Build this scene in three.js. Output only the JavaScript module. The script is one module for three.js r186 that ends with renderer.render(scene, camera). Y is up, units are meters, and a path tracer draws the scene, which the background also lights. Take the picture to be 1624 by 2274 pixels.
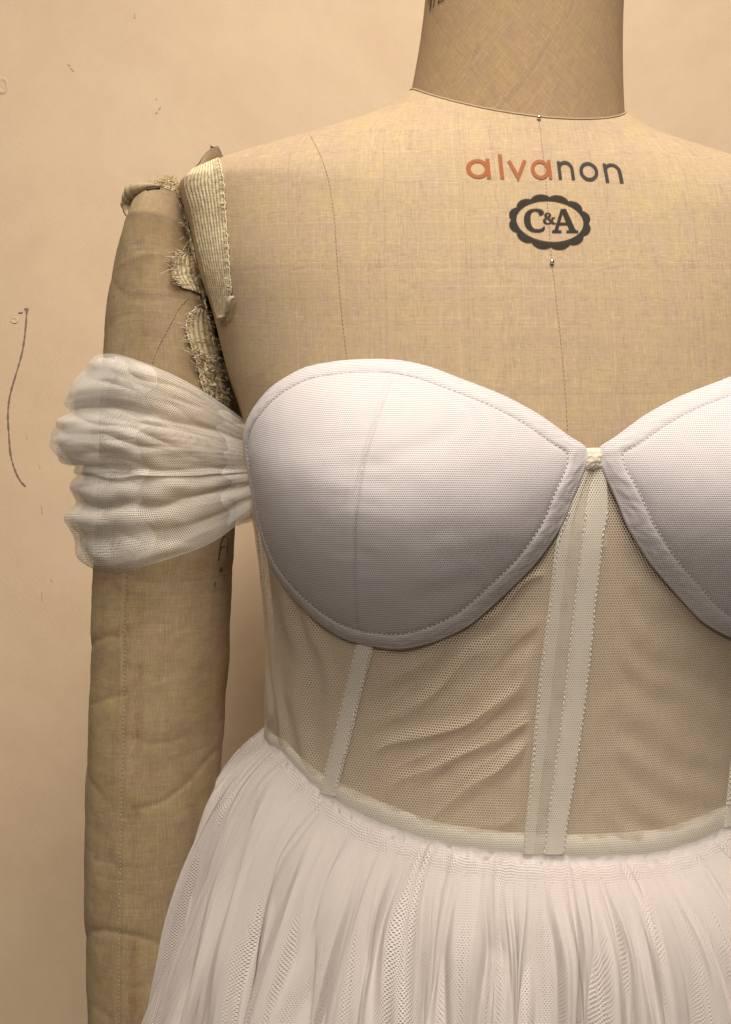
import * as THREE from 'three';
import { mergeGeometries } from 'three/addons/utils/BufferGeometryUtils.js';
import { RoundedBoxGeometry } from 'three/addons/geometries/RoundedBoxGeometry.js';
import { RectAreaLightUniformsLib } from 'three/addons/lights/RectAreaLightUniformsLib.js';
import { createNoise2D, createNoise3D } from 'simplex-noise';

// ---------------------------------------------------------------- camera, lamps, exposure
const EYE = 1.25;
const scene = new THREE.Scene();
const camera = new THREE.PerspectiveCamera(62, 731 / 1024, 0.02, 20);
camera.position.set(0, EYE, 0);
camera.lookAt(0, EYE, -1);
const renderer = new THREE.WebGLRenderer({ antialias: true });
renderer.setSize(731, 1024);
renderer.toneMapping = THREE.LinearToneMapping;
renderer.toneMappingExposure = 0.9;
renderer.shadowMap.enabled = true;
RectAreaLightUniformsLib.init();
scene.background = new THREE.Color().setRGB(0.085, 0.068, 0.05);

const LAMP_COLOR = new THREE.Color().setRGB(1.0, 0.885, 0.745);
function ceilingLamp(name, label, [x, y, z], w, d, power) {
  const g = new THREE.Group(); g.name = name; g.position.set(x, y, z);
  g.userData = { label, category: 'lamp' };
  const housing = new THREE.Mesh(new RoundedBoxGeometry(w + 0.06, 0.05, d + 0.06, 2, 0.01), new THREE.MeshStandardMaterial({ color: 0xe8e6e0, roughness: 0.6 }));
  housing.name = 'housing'; housing.position.y = 0.03; housing.castShadow = housing.receiveShadow = true; g.add(housing);
  const em = new THREE.MeshStandardMaterial({ color: 0xffffff, roughness: 0.5, emissive: LAMP_COLOR, emissiveIntensity: 1.0 });
  const diff = new THREE.Mesh(new THREE.BoxGeometry(w, 0.006, d), em);
  diff.name = 'diffuser'; diff.position.y = 0.001; g.add(diff);
  const light = new THREE.RectAreaLight(LAMP_COLOR, power, w, d);
  light.name = 'lamp_glow'; light.position.set(x, y - 0.006, z); light.lookAt(x, y - 1, z); scene.add(light);
  scene.add(g);
}
ceilingLamp('ceiling_lamp', 'square white ceiling lamp above the dress form', [0.12, EYE + 1.15, 0.12], 0.7, 0.7, 17);
ceilingLamp('ceiling_lamp_001', 'unseen fill lamp added further into the room', [-0.3, EYE + 1.15, 1.5], 0.9, 0.7, 19);  // unseen panel added behind the camera as fill light

// ---------------------------------------------------------------- helpers
let seed = 12345;
const rnd = () => { seed = (seed * 1664525 + 1013904223) >>> 0; return seed / 4294967296; };
const rr = (a, b) => a + (b - a) * rnd();
const n2 = createNoise2D(rnd), n3 = createNoise3D(rnd);
const clamp = (x, a = 0, b = 1) => Math.min(b, Math.max(a, x));
const lerp = (a, b, t) => a + (b - a) * t;
const sstep = (a, b, x) => { const t = clamp((x - a) / (b - a)); return t * t * (3 - 2 * t); };
const absin = (x) => Math.abs(Math.sin(Math.PI * x));
const gauss = (x, w) => Math.exp(-(x * x) / (w * w));
const V = (x, y, z) => new THREE.Vector3(x, y, z);
// monotone table lookup (PCHIP)
function table(pts) {
  const x = pts.map(p => p[0]), y = pts.map(p => p[1]), n = x.length, m = new Array(n), dl = [];
  for (let i = 0; i < n - 1; i++) dl.push((y[i + 1] - y[i]) / (x[i + 1] - x[i]));
  for (let i = 0; i < n; i++) m[i] = i === 0 ? dl[0] : i === n - 1 ? dl[n - 2] : dl[i - 1] * dl[i] <= 0 ? 0 : 2 * dl[i - 1] * dl[i] / (dl[i - 1] + dl[i]);
  return (q) => {
    if (q <= x[0]) return y[0]; if (q >= x[n - 1]) return y[n - 1];
    let i = 0; while (q > x[i + 1]) i++;
    const h = x[i + 1] - x[i], t = (q - x[i]) / h, t2 = t * t, t3 = t2 * t;
    return (2 * t3 - 3 * t2 + 1) * y[i] + (t3 - 2 * t2 + t) * h * m[i] + (-2 * t3 + 3 * t2) * y[i + 1] + (t3 - t2) * h * m[i + 1];
  };
}
function grid(nu, nv, fn, uvfn, closeU = false) {          // fn(u, v) -> Vector3; u, v in 0..1
  const pos = [], uv = [], idx = [];
  for (let j = 0; j <= nv; j++) for (let i = 0; i <= nu; i++) {
    const u = i / nu, v = j / nv, p = fn(u, v), t = uvfn ? uvfn(u, v, p) : [u, v];
    pos.push(p.x, p.y, p.z); uv.push(t[0], t[1]);
  }
  for (let j = 0; j < nv; j++) for (let i = 0; i < nu; i++) {
    const a = j * (nu + 1) + i, b = a + 1, c = a + nu + 1, d = c + 1;
    idx.push(a, c, b, b, c, d);
  }
  const g = new THREE.BufferGeometry();
  g.setAttribute('position', new THREE.Float32BufferAttribute(pos, 3));
  g.setAttribute('uv', new THREE.Float32BufferAttribute(uv, 2));
  g.setIndex(idx); g.computeVertexNormals();
  if (closeU) { // share normals across the closing edge
    const N = g.attributes.normal;
    for (let j = 0; j <= nv; j++) {
      const a = j * (nu + 1), b = a + nu, s = V(N.getX(a) + N.getX(b), N.getY(a) + N.getY(b), N.getZ(a) + N.getZ(b)).normalize();
      N.setXYZ(a, s.x, s.y, s.z); N.setXYZ(b, s.x, s.y, s.z);
    }
  }
  return g;
}
function tube(pts, r, radial = 5, seg = 0, cap = true) {   // r: number or function of t; tapered tube through points
  const c = new THREE.CatmullRomCurve3(pts), n = seg || Math.max(2, pts.length * 2), fr = c.computeFrenetFrames(n, false);
  const P = [], idx = [], uv = [];
  for (let i = 0; i <= n; i++) {
    const p = c.getPointAt(i / n), rad = typeof r === 'function' ? r(i / n) : r;
    for (let k = 0; k < radial; k++) {
      const a = k / radial * Math.PI * 2, N = fr.normals[i], B = fr.binormals[i];
      P.push(p.x + rad * (Math.cos(a) * N.x + Math.sin(a) * B.x), p.y + rad * (Math.cos(a) * N.y + Math.sin(a) * B.y), p.z + rad * (Math.cos(a) * N.z + Math.sin(a) * B.z));
      uv.push(k / radial * 0.01, i / n * 0.05);
    }
  }
  for (let i = 0; i < n; i++) for (let k = 0; k < radial; k++) {
    const a = i * radial + k, b = i * radial + (k + 1) % radial, d = a + radial, e = b + radial;
    idx.push(a, b, d, b, e, d);
  }
  if (cap) for (let k = 1; k < radial - 1; k++) { idx.push(0, k + 1, k); const o = n * radial; idx.push(o, o + k, o + k + 1); }
  const g = new THREE.BufferGeometry();
  g.setAttribute('position', new THREE.Float32BufferAttribute(P, 3));
  g.setAttribute('uv', new THREE.Float32BufferAttribute(uv, 2));
  g.setIndex(idx); g.computeVertexNormals();
  return g;
}
const rod = (a, b, r, radial = 4) => tube([a, b], r, radial, 1);
const taken = {};
const numbered = (n) => { const k = taken[n] = (taken[n] ?? -1) + 1; return k ? `${n}_${String(k).padStart(3, '0')}` : n; };
function thing(name, label, category, base, group) {
  const o = new THREE.Group(); o.name = numbered(name); o.position.copy(base); o.userData = { label, category };
  if (group) o.userData.group = group;
  scene.add(o); return o;
}
function part(name, geos, mat, parent, label) {            // geometries in world space -> one mesh under its parent
  const list = (Array.isArray(geos) ? geos : [geos]);
  const g = list.length > 1 ? mergeGeometries(list) : list[0];
  const o = new THREE.Mesh(g, mat); o.name = name; o.castShadow = o.receiveShadow = true;
  if (parent) { parent.updateWorldMatrix(true, false); const w = new THREE.Vector3().setFromMatrixPosition(parent.matrixWorld); g.translate(-w.x, -w.y, -w.z); parent.add(o); } else scene.add(o);
  if (label) o.userData.label = label;
  return o;
}

// ---------------------------------------------------------------- lines of sight used while measuring the photograph
const F = 1137 / Math.tan(THREE.MathUtils.degToRad(31));
const ray = (px, py) => [(px - 812) / F, -(py - 1137) / F];          // x and y per metre of depth
const at = (px, py, zd) => { const [x, y] = ray(px, py); return V(x * zd, EYE + y * zd, -zd); };

// ---------------------------------------------------------------- the body of the dress form
const AX = 0.097, AZ = -0.55, YAW = 0.05;
const seamY = (th) => { const c = Math.cos(th); return 0.2702 - 0.0455 * 0.5 * (c + Math.sqrt(c * c + 0.04)) - 0.005 * Math.sin(th); };
const profA = table([[0, .0679], [.0123, .086], [.0307, .1325], [.0511, .1906], [.0585, .207], [.066, .2144], [.079, .2115], [.0925, .2075], [.119, .2016], [.146, .193], [.182, .184], [.211, .1746], [.254, .166], [.304, .1586], [.3475, .1551], [.40, .1553], [.45, .163], [.55, .185], [.66, .195]]);
const profB = table([[0, .066], [.015, .073], [.03, .080], [.07, .093], [.11, .103], [.15, .110], [.19, .115], [.23, .117], [.28, .112], [.33, .106], [.40, .102], [.48, .110], [.56, .125], [.66, .13]]);
const profBack = table([[0, .066], [.03, .082], [.07, .098], [.12, .108], [.2, .103], [.3, .092], [.38, .09], [.48, .115], [.58, .135], [.66, .14]]);
function bodyR(th, y) {                                     // radius round the axis at angle th (0 = front, + = right), y relative to the eye
  const d = seamY(th) - y, c = Math.cos(th), s = Math.abs(Math.sin(th));
  const a = profA(d), w = sstep(-0.25, 0.25, c), b = lerp(profBack(d), profB(d), w), n = lerp(2.0, 2.25, sstep(0.02, 0.12, d));
  return Math.pow(Math.pow(s / a, n) + Math.pow(Math.abs(c) / b, n), -1 / n);
}
const onBody = (th, y, off = 0) => { const r = bodyR(th, y) + off; return V(AX + r * Math.sin(th + YAW), EYE + y, AZ + r * Math.cos(th + YAW)); };
function hit(px, py, off = 0, lo = 0.3, hi = 0.62) {        // where a line of sight meets the body surface raised by off
  const [dx, dy] = ray(px, py);
  const f = (zd) => { const X = dx * zd - AX, Z = -zd - AZ, th = Math.atan2(X, Z) - YAW, y = dy * zd; return [Math.hypot(X, Z) - bodyR(th, Math.min(y, seamY(th))) - off, th, y]; };
  let best = 1e9, bz = 0, prev = lo;
  for (let z = lo; z <= hi; z += 0.003) {
    const v = f(z)[0];
    if (v < 0) { let a = prev, b = z; for (let k = 0; k < 22; k++) { const m = (a + b) / 2; if (f(m)[0] < 0) b = m; else a = m; } const q = f(b); return { th: q[1], y: q[2], zd: b, p: at(px, py, b) }; }
    if (v < best) { best = v; bz = z; }
    prev = z;
  }
  const q = f(bz); return { th: q[1], y: q[2], zd: bz, p: at(px, py, bz), miss: best };
}

// ---------------------------------------------------------------- textures
function dataTex(w, h, fn, srgb) {
  const a = new Uint8Array(w * h * 4);
  for (let j = 0; j < h; j++) for (let i = 0; i < w; i++) { const c = fn(i, j), o = (j * w + i) * 4; a[o] = c[0]; a[o + 1] = c[1]; a[o + 2] = c[2]; a[o + 3] = c[3] ?? 255; }
  const t = new THREE.DataTexture(a, w, h); t.wrapS = t.wrapT = THREE.RepeatWrapping; t.magFilter = THREE.LinearFilter; t.minFilter = THREE.LinearMipmapLinearFilter;
  if (srgb) t.colorSpace = THREE.SRGBColorSpace; t.needsUpdate = true; return t;
}
const cl8 = (x) => Math.max(0, Math.min(255, Math.round(x)));
// plain-woven linen with slubs: threads of uneven weight and tone
function linenMaps(size, threads, tint, contrast) {
  const px = size / threads, N = 64;
  const mk = () => Array.from({ length: threads }, () => { const base = rr(-1, 1) * 0.3 + (rnd() < 0.06 ? rr(-1, 1) : 0); const ph = rr(0, 99); return { base, ph, k: rr(2, 6), s: rnd() < 0.35 ? rr(0.7, 2.0) : rr(0.3, 0.8) }; });
  const warp = mk(), weft = mk();
  const along = (t, q) => { const a = q * Math.PI * 2; return t.base + t.s * n3(Math.cos(a) * t.k, Math.sin(a) * t.k, t.ph); };
  const WA = warp.map(t => Float32Array.from({ length: 256 }, (_, i) => along(t, i / 256))), WE = weft.map(t => Float32Array.from({ length: 256 }, (_, i) => along(t, i / 256)));
  const pick = (A, q) => { const x = q * 256, i = Math.floor(x) & 255, f = x - Math.floor(x); return A[i] * (1 - f) + A[(i + 1) & 255] * f; };
  const blotch = (x, y) => { const a = x * Math.PI * 2, b = y * Math.PI * 2; return n3(Math.cos(a) * 1.2 + 5, Math.sin(a) * 1.2, Math.cos(b) * 1.2) * 0.5 + n3(Math.cos(b) * 2.5, Math.sin(b) * 2.5 + 9, Math.sin(a) * 2.5) * 0.5; };
  const H = new Float32Array(size * size), L = new Float32Array(size * size);
  for (let j = 0; j < size; j++) for (let i = 0; i < size; i++) {
    const wi = Math.floor(i / px), fi = Math.floor(j / px), fx = (i / px - wi) - 0.5, fy = (j / px - fi) - 0.5;
    const over = (wi + fi) % 2 === 0;
    const w = Math.cos(fx * Math.PI), f = Math.cos(fy * Math.PI);
    const hw = Math.pow(w, 0.6) * (over ? 0.6 + 0.4 * f : 0.45), hf = Math.pow(f, 0.6) * (over ? 0.45 : 0.6 + 0.4 * w);
    const vw = pick(WA[wi % threads], j / size), vf = pick(WE[fi % threads], i / size);
    const warpTop = hw > hf; const o = j * size + i;
    H[o] = Math.max(hw, hf);
    L[o] = (warpTop ? vw : vf) * contrast + (Math.max(hw, hf) - 0.75) * 0.34;
  }
  const color = dataTex(size, size, (i, j) => { const l = 1 + L[j * size + i], m = blotch(i / size, j / size); return [cl8(tint[0] * l * (1 + m * 0.02)), cl8(tint[1] * l * (1 + m * 0.03)), cl8(tint[2] * (l * 1.04 - 0.04) * (1 - m * 0.02))]; }, true);
  const bump = dataTex(size, size, (i, j) => { const h = cl8(H[j * size + i] * 200 + 55 * clamp(L[j * size + i] + 0.5)); return [h, h, h]; });
  return { color, bump };
}
const LIN = linenMaps(1536, 320, [222, 216, 203], 0.085);   // tile stands for 0.17 m
const LTILE = 0.17;
// hexagonal netting: threads (opaque) round open cells
function netMaps(nx, ny, w, h, thread, wob) {
  const pts = []; for (let b = -1; b <= ny; b++) for (let a = -1; a <= nx; a++) pts.push([(a + (((b % 2) + 2) % 2 ? 0.5 : 0)) + rr(-wob, wob), b + rr(-wob, wob)]);
  const at2 = (a, b) => pts[(((b + ny) % ny) + 1) * (nx + 2) + (((a + nx) % nx) + 1)];
  const A = new Float32Array(w * h);
  for (let j = 0; j < h; j++) for (let i = 0; i < w; i++) {
    const X = i / w * nx, Y = j / h * ny; let d1 = 9, d2 = 9;
    for (let b = Math.floor(Y) - 1; b <= Math.floor(Y) + 2; b++) for (let a = Math.floor(X) - 2; a <= Math.floor(X) + 2; a++) {
      const q = at2(a, b), bx = ((a % nx) + nx) % nx, by = ((b % ny) + ny) % ny;
      const dx = X - (q[0] + (a - bx)), dy = (Y - (q[1] + (b - by))) * 0.866, d = Math.hypot(dx, dy);
      if (d < d1) { d2 = d1; d1 = d; } else if (d < d2) d2 = d;
    }
    A[j * w + i] = (d2 - d1) / 2;                            // distance from the nearest thread centre line, in cells
  }
  const alpha = dataTex(w, h, (i, j) => { const v = cl8(255 * (1 - sstep(thread - 0.05, thread + 0.05, A[j * w + i]))); return [v, v, v]; });
  return { alpha, A };
}
const CELL = 0.00118;
const NET = netMaps(12, 14, 384, 388, 0.165, 0.07);
const NETTHIN = netMaps(12, 14, 384, 388, 0.13, 0.07);
const NETSLEEVE = netMaps(12, 14, 384, 388, 0.105, 0.07);
const NETSK = netMaps(12, 14, 384, 388, 0.2, 0.07);
const NETDENSE = netMaps(12, 14, 384, 388, 0.25, 0.08);
const netRep = (t, s = 1) => { const c = t.clone(); c.repeat.set(1 / (12 * CELL * s), 1 / (14 * CELL * 0.866 * s)); c.needsUpdate = true; return c; };
// knitted white fabric over foam: small dimples in staggered rows
const KN = netMaps(12, 14, 384, 388, 0.2, 0.035);
const knitColor = dataTex(384, 388, (i, j) => { const a = KN.A[j * 384 + i], v = 1 - 0.32 * sstep(0.17, 0.36, a), row = 1 + 0.13 * Math.sin(j / 388 * 14 * Math.PI * 2); return [cl8(246 * v * row), cl8(243 * v * row), cl8(245 * v * row)]; }, true);
const knitBump = dataTex(384, 388, (i, j) => { const a = KN.A[j * 384 + i], v = cl8(240 * (1 - sstep(0.08, 0.4, a)) * (0.75 + 0.25 * Math.sin(j / 388 * 14 * Math.PI * 2))); return [v, v, v]; });
const ribColor = dataTex(64, 64, (i, j) => { const x = i / 64, y = j / 64, dot = Math.hypot((x - 0.5) * 3.2, (y - 0.5) * 2.0), l = 1 - 0.18 * (1 - sstep(0.45, 0.9, dot)) - 0.16 * gauss(x - 0.5, 0.2); return [cl8(246 * l), cl8(239 * l), cl8(218 * l)]; }, true);
const wallTone = dataTex(512, 512, (i, j) => {
  const x = i / 512 * Math.PI * 2, y = j / 512 * Math.PI * 2, f = (k, o) => n3(Math.cos(x) * k + o, Math.sin(x) * k + Math.cos(y) * k, Math.sin(y) * k - o);
  const m = 0.012 * f(0.8, 3) + 0.010 * f(2.2, 11) + 0.006 * f(7, 20), l = 1 + m + (rnd() - 0.5) * 0.012;
  return [cl8(250 * l), cl8(250 * l * (1 + m * 0.4)), cl8(250 * (l + m * 0.6))];
}, true);
const wallBump = dataTex(512, 512, (i, j) => { const x = i / 512 * Math.PI * 2, y = j / 512 * Math.PI * 2, v = n3(Math.cos(x) * 9, Math.sin(x) * 9 + Math.cos(y) * 9, Math.sin(y) * 9) * 0.6 + n3(Math.cos(x) * 24, Math.sin(x) * 24 + Math.cos(y) * 24, Math.sin(y) * 24) * 0.4, q = cl8(128 + 90 * v); return [q, q, q]; });

// ---------------------------------------------------------------- materials
const rep = (t, s, rot = 0) => { const c = t.clone(); c.repeat.set(1 / s, 1 / s); c.rotation = rot; c.needsUpdate = true; return c; };
const std = (o) => new THREE.MeshStandardMaterial({ roughness: 0.9, side: THREE.DoubleSide, ...o });
const lin = (r, g, b) => new THREE.Color().setRGB(r, g, b);
const M = {
  linen: std({ color: lin(0.76, 0.62, 0.465), map: rep(LIN.color, LTILE), bumpMap: rep(LIN.bump, LTILE), bumpScale: 0.00022 }),
  neck: std({ color: lin(0.59, 0.435, 0.285), map: rep(LIN.color, LTILE, Math.PI * 0.29), bumpMap: rep(LIN.bump, LTILE, Math.PI * 0.29), bumpScale: 0.0002 }),
  arm: std({ color: lin(0.565, 0.45, 0.31), map: (() => { const c = rep(LIN.color, LTILE); c.repeat.set(1 / 0.26, 1 / 0.17); return c; })(), bumpMap: (() => { const c = rep(LIN.bump, LTILE); c.repeat.set(1 / 0.26, 1 / 0.17); return c; })(), bumpScale: 0.0003, vertexColors: true }),
  rib: std({ color: lin(0.92, 0.85, 0.70), map: ribColor }),
  fray: std({ color: lin(0.74, 0.66, 0.50) }),
  scrap: std({ color: lin(0.60, 0.50, 0.36), bumpMap: rep(LIN.bump, LTILE), bumpScale: 0.0003 }),
  frayAndGapShade: std({ color: lin(0.36, 0.28, 0.17) }),
  thread: std({ color: lin(0.16, 0.115, 0.06) }),
  threadBrown: std({ color: lin(0.47, 0.37, 0.25) }),
  cup: std({ color: lin(0.835, 0.81, 0.85), map: rep(knitColor, 1), bumpMap: rep(knitBump, 1), bumpScale: 0.0001 }),
  white: std({ color: lin(0.78, 0.765, 0.775) }),
  cream: std({ color: lin(0.82, 0.79, 0.73) }),
  net: std({ color: lin(0.86, 0.845, 0.83), alphaMap: netRep(NET.alpha), transparent: true }),
  netSkirt: std({ color: lin(0.78, 0.725, 0.71), alphaMap: (() => { const c = netRep(NETSK.alpha); c.repeat.set(1 / (12 * 0.00125), 1 / (14 * 0.00098)); return c; })(), transparent: true }),
  netSleeve: std({ color: lin(0.88, 0.85, 0.81), alphaMap: netRep(NETSLEEVE.alpha, 1.3), transparent: true }),
  netSleeveIn: std({ color: lin(0.84, 0.815, 0.78), alphaMap: netRep(NET.alpha, 1.08), transparent: true }),
  netBodice: std({ color: lin(0.77, 0.68, 0.555), alphaMap: netRep(NETTHIN.alpha, 1.28), transparent: true }),
  netDense: std({ color: lin(0.82, 0.775, 0.70), alphaMap: netRep(NETSK.alpha, 1.15), transparent: true }),
  lining: std({ color: lin(0.72, 0.68, 0.68), bumpMap: rep(knitBump, 1), bumpScale: 0.0001 }),
  wall: std({ color: lin(0.80, 0.625, 0.445), map: rep(wallTone, 0.9), bumpMap: rep(wallBump, 0.22), bumpScale: 0.00014, roughness: 0.75 }),
  pencil: std({ color: lin(0.27, 0.20, 0.165) }),
  smudge: std({ color: lin(0.64, 0.50, 0.35) }),
  chip: std({ color: lin(0.74, 0.62, 0.46), roughness: 0.6 }),
  steel: new THREE.MeshStandardMaterial({ color: lin(0.75, 0.73, 0.68), metalness: 1, roughness: 0.22 }),
  staple: std({ color: lin(0.05, 0.04, 0.03), roughness: 0.5 }),
};
for (const k of ['map', 'bumpMap']) { M.cup[k].repeat.set(1 / (12 * 0.00088), 1 / (14 * 0.0012 * 0.866)); M.cup[k].needsUpdate = true; }
M.lining.bumpMap.repeat.copy(M.cup.map.repeat);

// ---------------------------------------------------------------- wall
const WZ = -0.86;
const wall = new THREE.Mesh(new THREE.BoxGeometry(2.6, 2.7, 0.1).translate(0, 1.35, WZ - 0.05), M.wall);
{ const p = wall.geometry.attributes.position, uv = wall.geometry.attributes.uv; for (let i = 0; i < p.count; i++) uv.setXY(i, p.getX(i) + p.getZ(i), p.getY(i)); }
wall.name = 'wall'; wall.userData = { kind: 'structure', label: 'cream painted plaster wall with pencil marks', category: 'wall' }; wall.receiveShadow = wall.castShadow = true; scene.add(wall);
const onWall = (px, py, off = 0.0004) => at(px, py, -WZ - off);
function ribbonOnWall(pts, wpx, name, mat, label) {
  const P = pts.map(([x, y]) => onWall(x, y)), c = new THREE.CatmullRomCurve3(P), n = pts.length * 8, k = -WZ / F;
  const g = grid(4, n, (u, v) => { const p = c.getPoint(v), t = c.getTangent(v), w = wpx * k * (0.75 + 0.35 * n2(v * 30, wpx) + 0.2 * n2(v * 90, 3)); return V(p.x + (u - 0.5) * w * t.y, p.y - (u - 0.5) * w * t.x, p.z + 0.00025 * Math.sin(Math.PI * u)); });
  return part(name, g, mat, wall, label);
}
ribbonOnWall([[60, 686], [57, 730], [50, 780], [36, 830], [22, 880], [18, 920], [20, 965], [24, 1010], [34, 1045], [47, 1070], [57, 1080]], 5.2, 'pencil_line', M.pencil, 'long wavering pencil line');
ribbonOnWall([[54, 686], [64, 687]], 6, 'pencil_mark', M.pencil);
ribbonOnWall([[41, 695], [51, 694]], 4, 'pencil_mark', M.pencil);
for (const [pts, w] of [[[[92, 1122], [94, 1140]], 4], [[[93, 1312], [94, 1334]], 3.4], [[[113, 1287], [116, 1290]], 5], [[[346, 252], [350, 247]], 4], [[[353, 243], [357, 238]], 4], [[[152, 142], [155, 146]], 4], [[[157, 150], [164, 158]], 4], [[[299, 30], [300, 40]], 3], [[[88, 1032], [89, 1040]], 2.5], [[[60, 965], [61, 975]], 2.6], [[[346, 219], [349, 220]], 3.5]]) ribbonOnWall(pts, w, 'scuff_mark', M.smudge);
for (const [px, py, r] of [[33, 712, 9], [6, 190, 13]]) {      // shallow chips in the paint with a raised lip
  const c = onWall(px, py, 0), k = -WZ / F * r;
  part('paint_chip', grid(24, 10, (u, v) => { const a = u * Math.PI * 2, q = v * k; return V(c.x + Math.cos(a) * q, c.y + Math.sin(a) * q * (r > 10 ? 1.5 : 0.75), c.z + 0.0003 + 0.0007 * gauss(v - 0.78, 0.2) - 0.0002 * v); }), r > 10 ? M.wall : M.chip, wall);
}

// silhouette of the arm: height, left edge, right edge
const armTab = [[410, 388, 401], [425, 362, 406], [445, 324, 412], [470, 305, 418], [500, 295, 424], [560, 275, 437], [620, 262, 450], [700, 246, 469], [780, 238, 486], [860, 232, 502], [930, 228, 514], [1000, 226, 520], [1100, 222, 521], [1200, 218, 519], [1235, 217, 518], [1270, 215, 514], [1400, 209, 510], [1500, 209, 505], [1580, 204, 498], [1700, 199, 491], [1800, 197, 487], [2000, 195, 478], [2150, 200, 470], [2274, 202, 462], [2450, 210, 452], [2700, 220, 440]];
const armL = table(armTab.map(a => [a[0], a[1]])), armR = table(armTab.map(a => [a[0], a[2]]));

// ---------------------------------------------------------------- dress form: torso, neck, seams, print
const form = thing('dress_form', 'beige linen dressmaking form with printed logos and a worn stuffed arm', 'dress form', V(AX, EYE - 0.42, AZ));
{
  const ds = []; for (let i = 0; i <= 200; i++) { const t = i / 200; ds.push(t < 0.4 ? 0.07 * Math.pow(t / 0.4, 1.25) : 0.07 + (t - 0.4) / 0.6 * 0.59); }
  const arcs = {};
  const NU = 320;
  const g = grid(NU, 200, (u, v) => { const th = -Math.PI + u * Math.PI * 2, d = ds[Math.round(v * 200)], y = seamY(th) - d; const p = onBody(th, y); return p; },
    (u, v, p) => { // threads run straight: arc length from the centre front, and height
      const key = Math.round(v * 200); let arr = arcs[key];
      if (!arr) { arr = [0]; const d = ds[key]; let q = null, acc = 0; for (let i = 0; i <= NU; i++) { const th = -Math.PI + i / NU * Math.PI * 2, s = onBody(th, seamY(th) - d); s.y = 0; if (q) acc += s.distanceTo(q); arr[i] = acc; q = s; } const mid = arr[NU / 2]; for (let i = 0; i <= NU; i++) arr[i] -= mid; arcs[key] = arr; }
      return [arr[Math.round(u * NU)] + 0.02, p.y + 0.25 * (p.z - AZ - 0.1)];
    }, true);
  part('torso_cover', g, M.linen, form, 'pale slubby linen over the torso');
}
const neckPt = (th, t, off = 0) => {
  const y0 = seamY(th), y = lerp(y0, 0.385, t), k = lerp(1, 0.925, 1 - Math.pow(1 - clamp(t * 1.6), 2)), sh = 0.006 * clamp(t * 1.3);
  const r = Math.pow(Math.pow(Math.abs(Math.sin(th)) / .0675, 2) + Math.pow(Math.abs(Math.cos(th)) / .0655, 2), -.5) * k + off;
  return V(AX + sh + r * Math.sin(th + YAW), EYE + y, AZ + 0.004 * t + r * Math.cos(th + YAW));
};
const neck = part('neck', [grid(160, 70, (u, v) => neckPt(-Math.PI + u * Math.PI * 2, 1 - v), (u, v) => [(-Math.PI + u * Math.PI * 2) * 0.066, (1 - v) * 0.13], true),
  grid(64, 4, (u, v) => { const p = neckPt(-Math.PI + u * Math.PI * 2, 1); return V(lerp(AX + 0.006, p.x, v), p.y + 0.004 * (1 - v * v), lerp(AZ + 0.004, p.z, v)); })], M.neck, form, 'browner neck covered in linen cut on the bias');
part('neck_seam', tube(Array.from({ length: 91 }, (_, i) => { const th = -2.2 + i / 90 * 4.4, p = neckPt(th, 0, 0.0005); p.y += 0.0002 + 0.0001 * n2(i * 0.9, 4); return p; }), 0.0006, 6, 360), M.threadBrown, form, 'dark stitched seam where the neck meets the torso');
// stitched seams: rows of short sunken stitches following the surface
function stitches(pts3, len, gap, r, jitter = 0) {
  const c = new THREE.CatmullRomCurve3(pts3), L = c.getLength(), n = Math.floor(L / (len + gap)), out = [];
  for (let i = 0; i < n; i++) { const a = (i * (len + gap)) / L, b = a + len / L; if (b > 1) break; const p = c.getPointAt(a), q = c.getPointAt(b); p.x += rr(-1, 1) * jitter; q.y += rr(-1, 1) * jitter; q.x += rr(-1, 1) * jitter; out.push(tube([p, p.clone().lerp(q, 0.5), q], r, 4, 2)); }
  return out;
}
const bodyCurve = (list, off, n = 40) => { const c = new THREE.CatmullRomCurve3(list.map(([x, y]) => V(x, y, 0))); return Array.from({ length: n + 1 }, (_, i) => { const q = c.getPoint(i / n); const h = hit(q.x, q.y, off); return onBody(h.th, h.y, off); }); };
part('centre_seam', stitches(bodyCurve([[1198, 270], [1205, 330], [1212, 400], [1226, 582], [1245, 750], [1256, 880], [1264, 1005]], 0.0001), 0.0017, 0.0007, 0.00024, 0.0001), M.threadBrown, form);
part('princess_seam', stitches(bodyCurve([[686, 294], [712, 345], [730, 400], [742, 480], [748, 560], [756, 660], [764, 740], [776, 830]], 0.0001), 0.0017, 0.0006, 0.00026, 0.0001), M.threadBrown, form);
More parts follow.
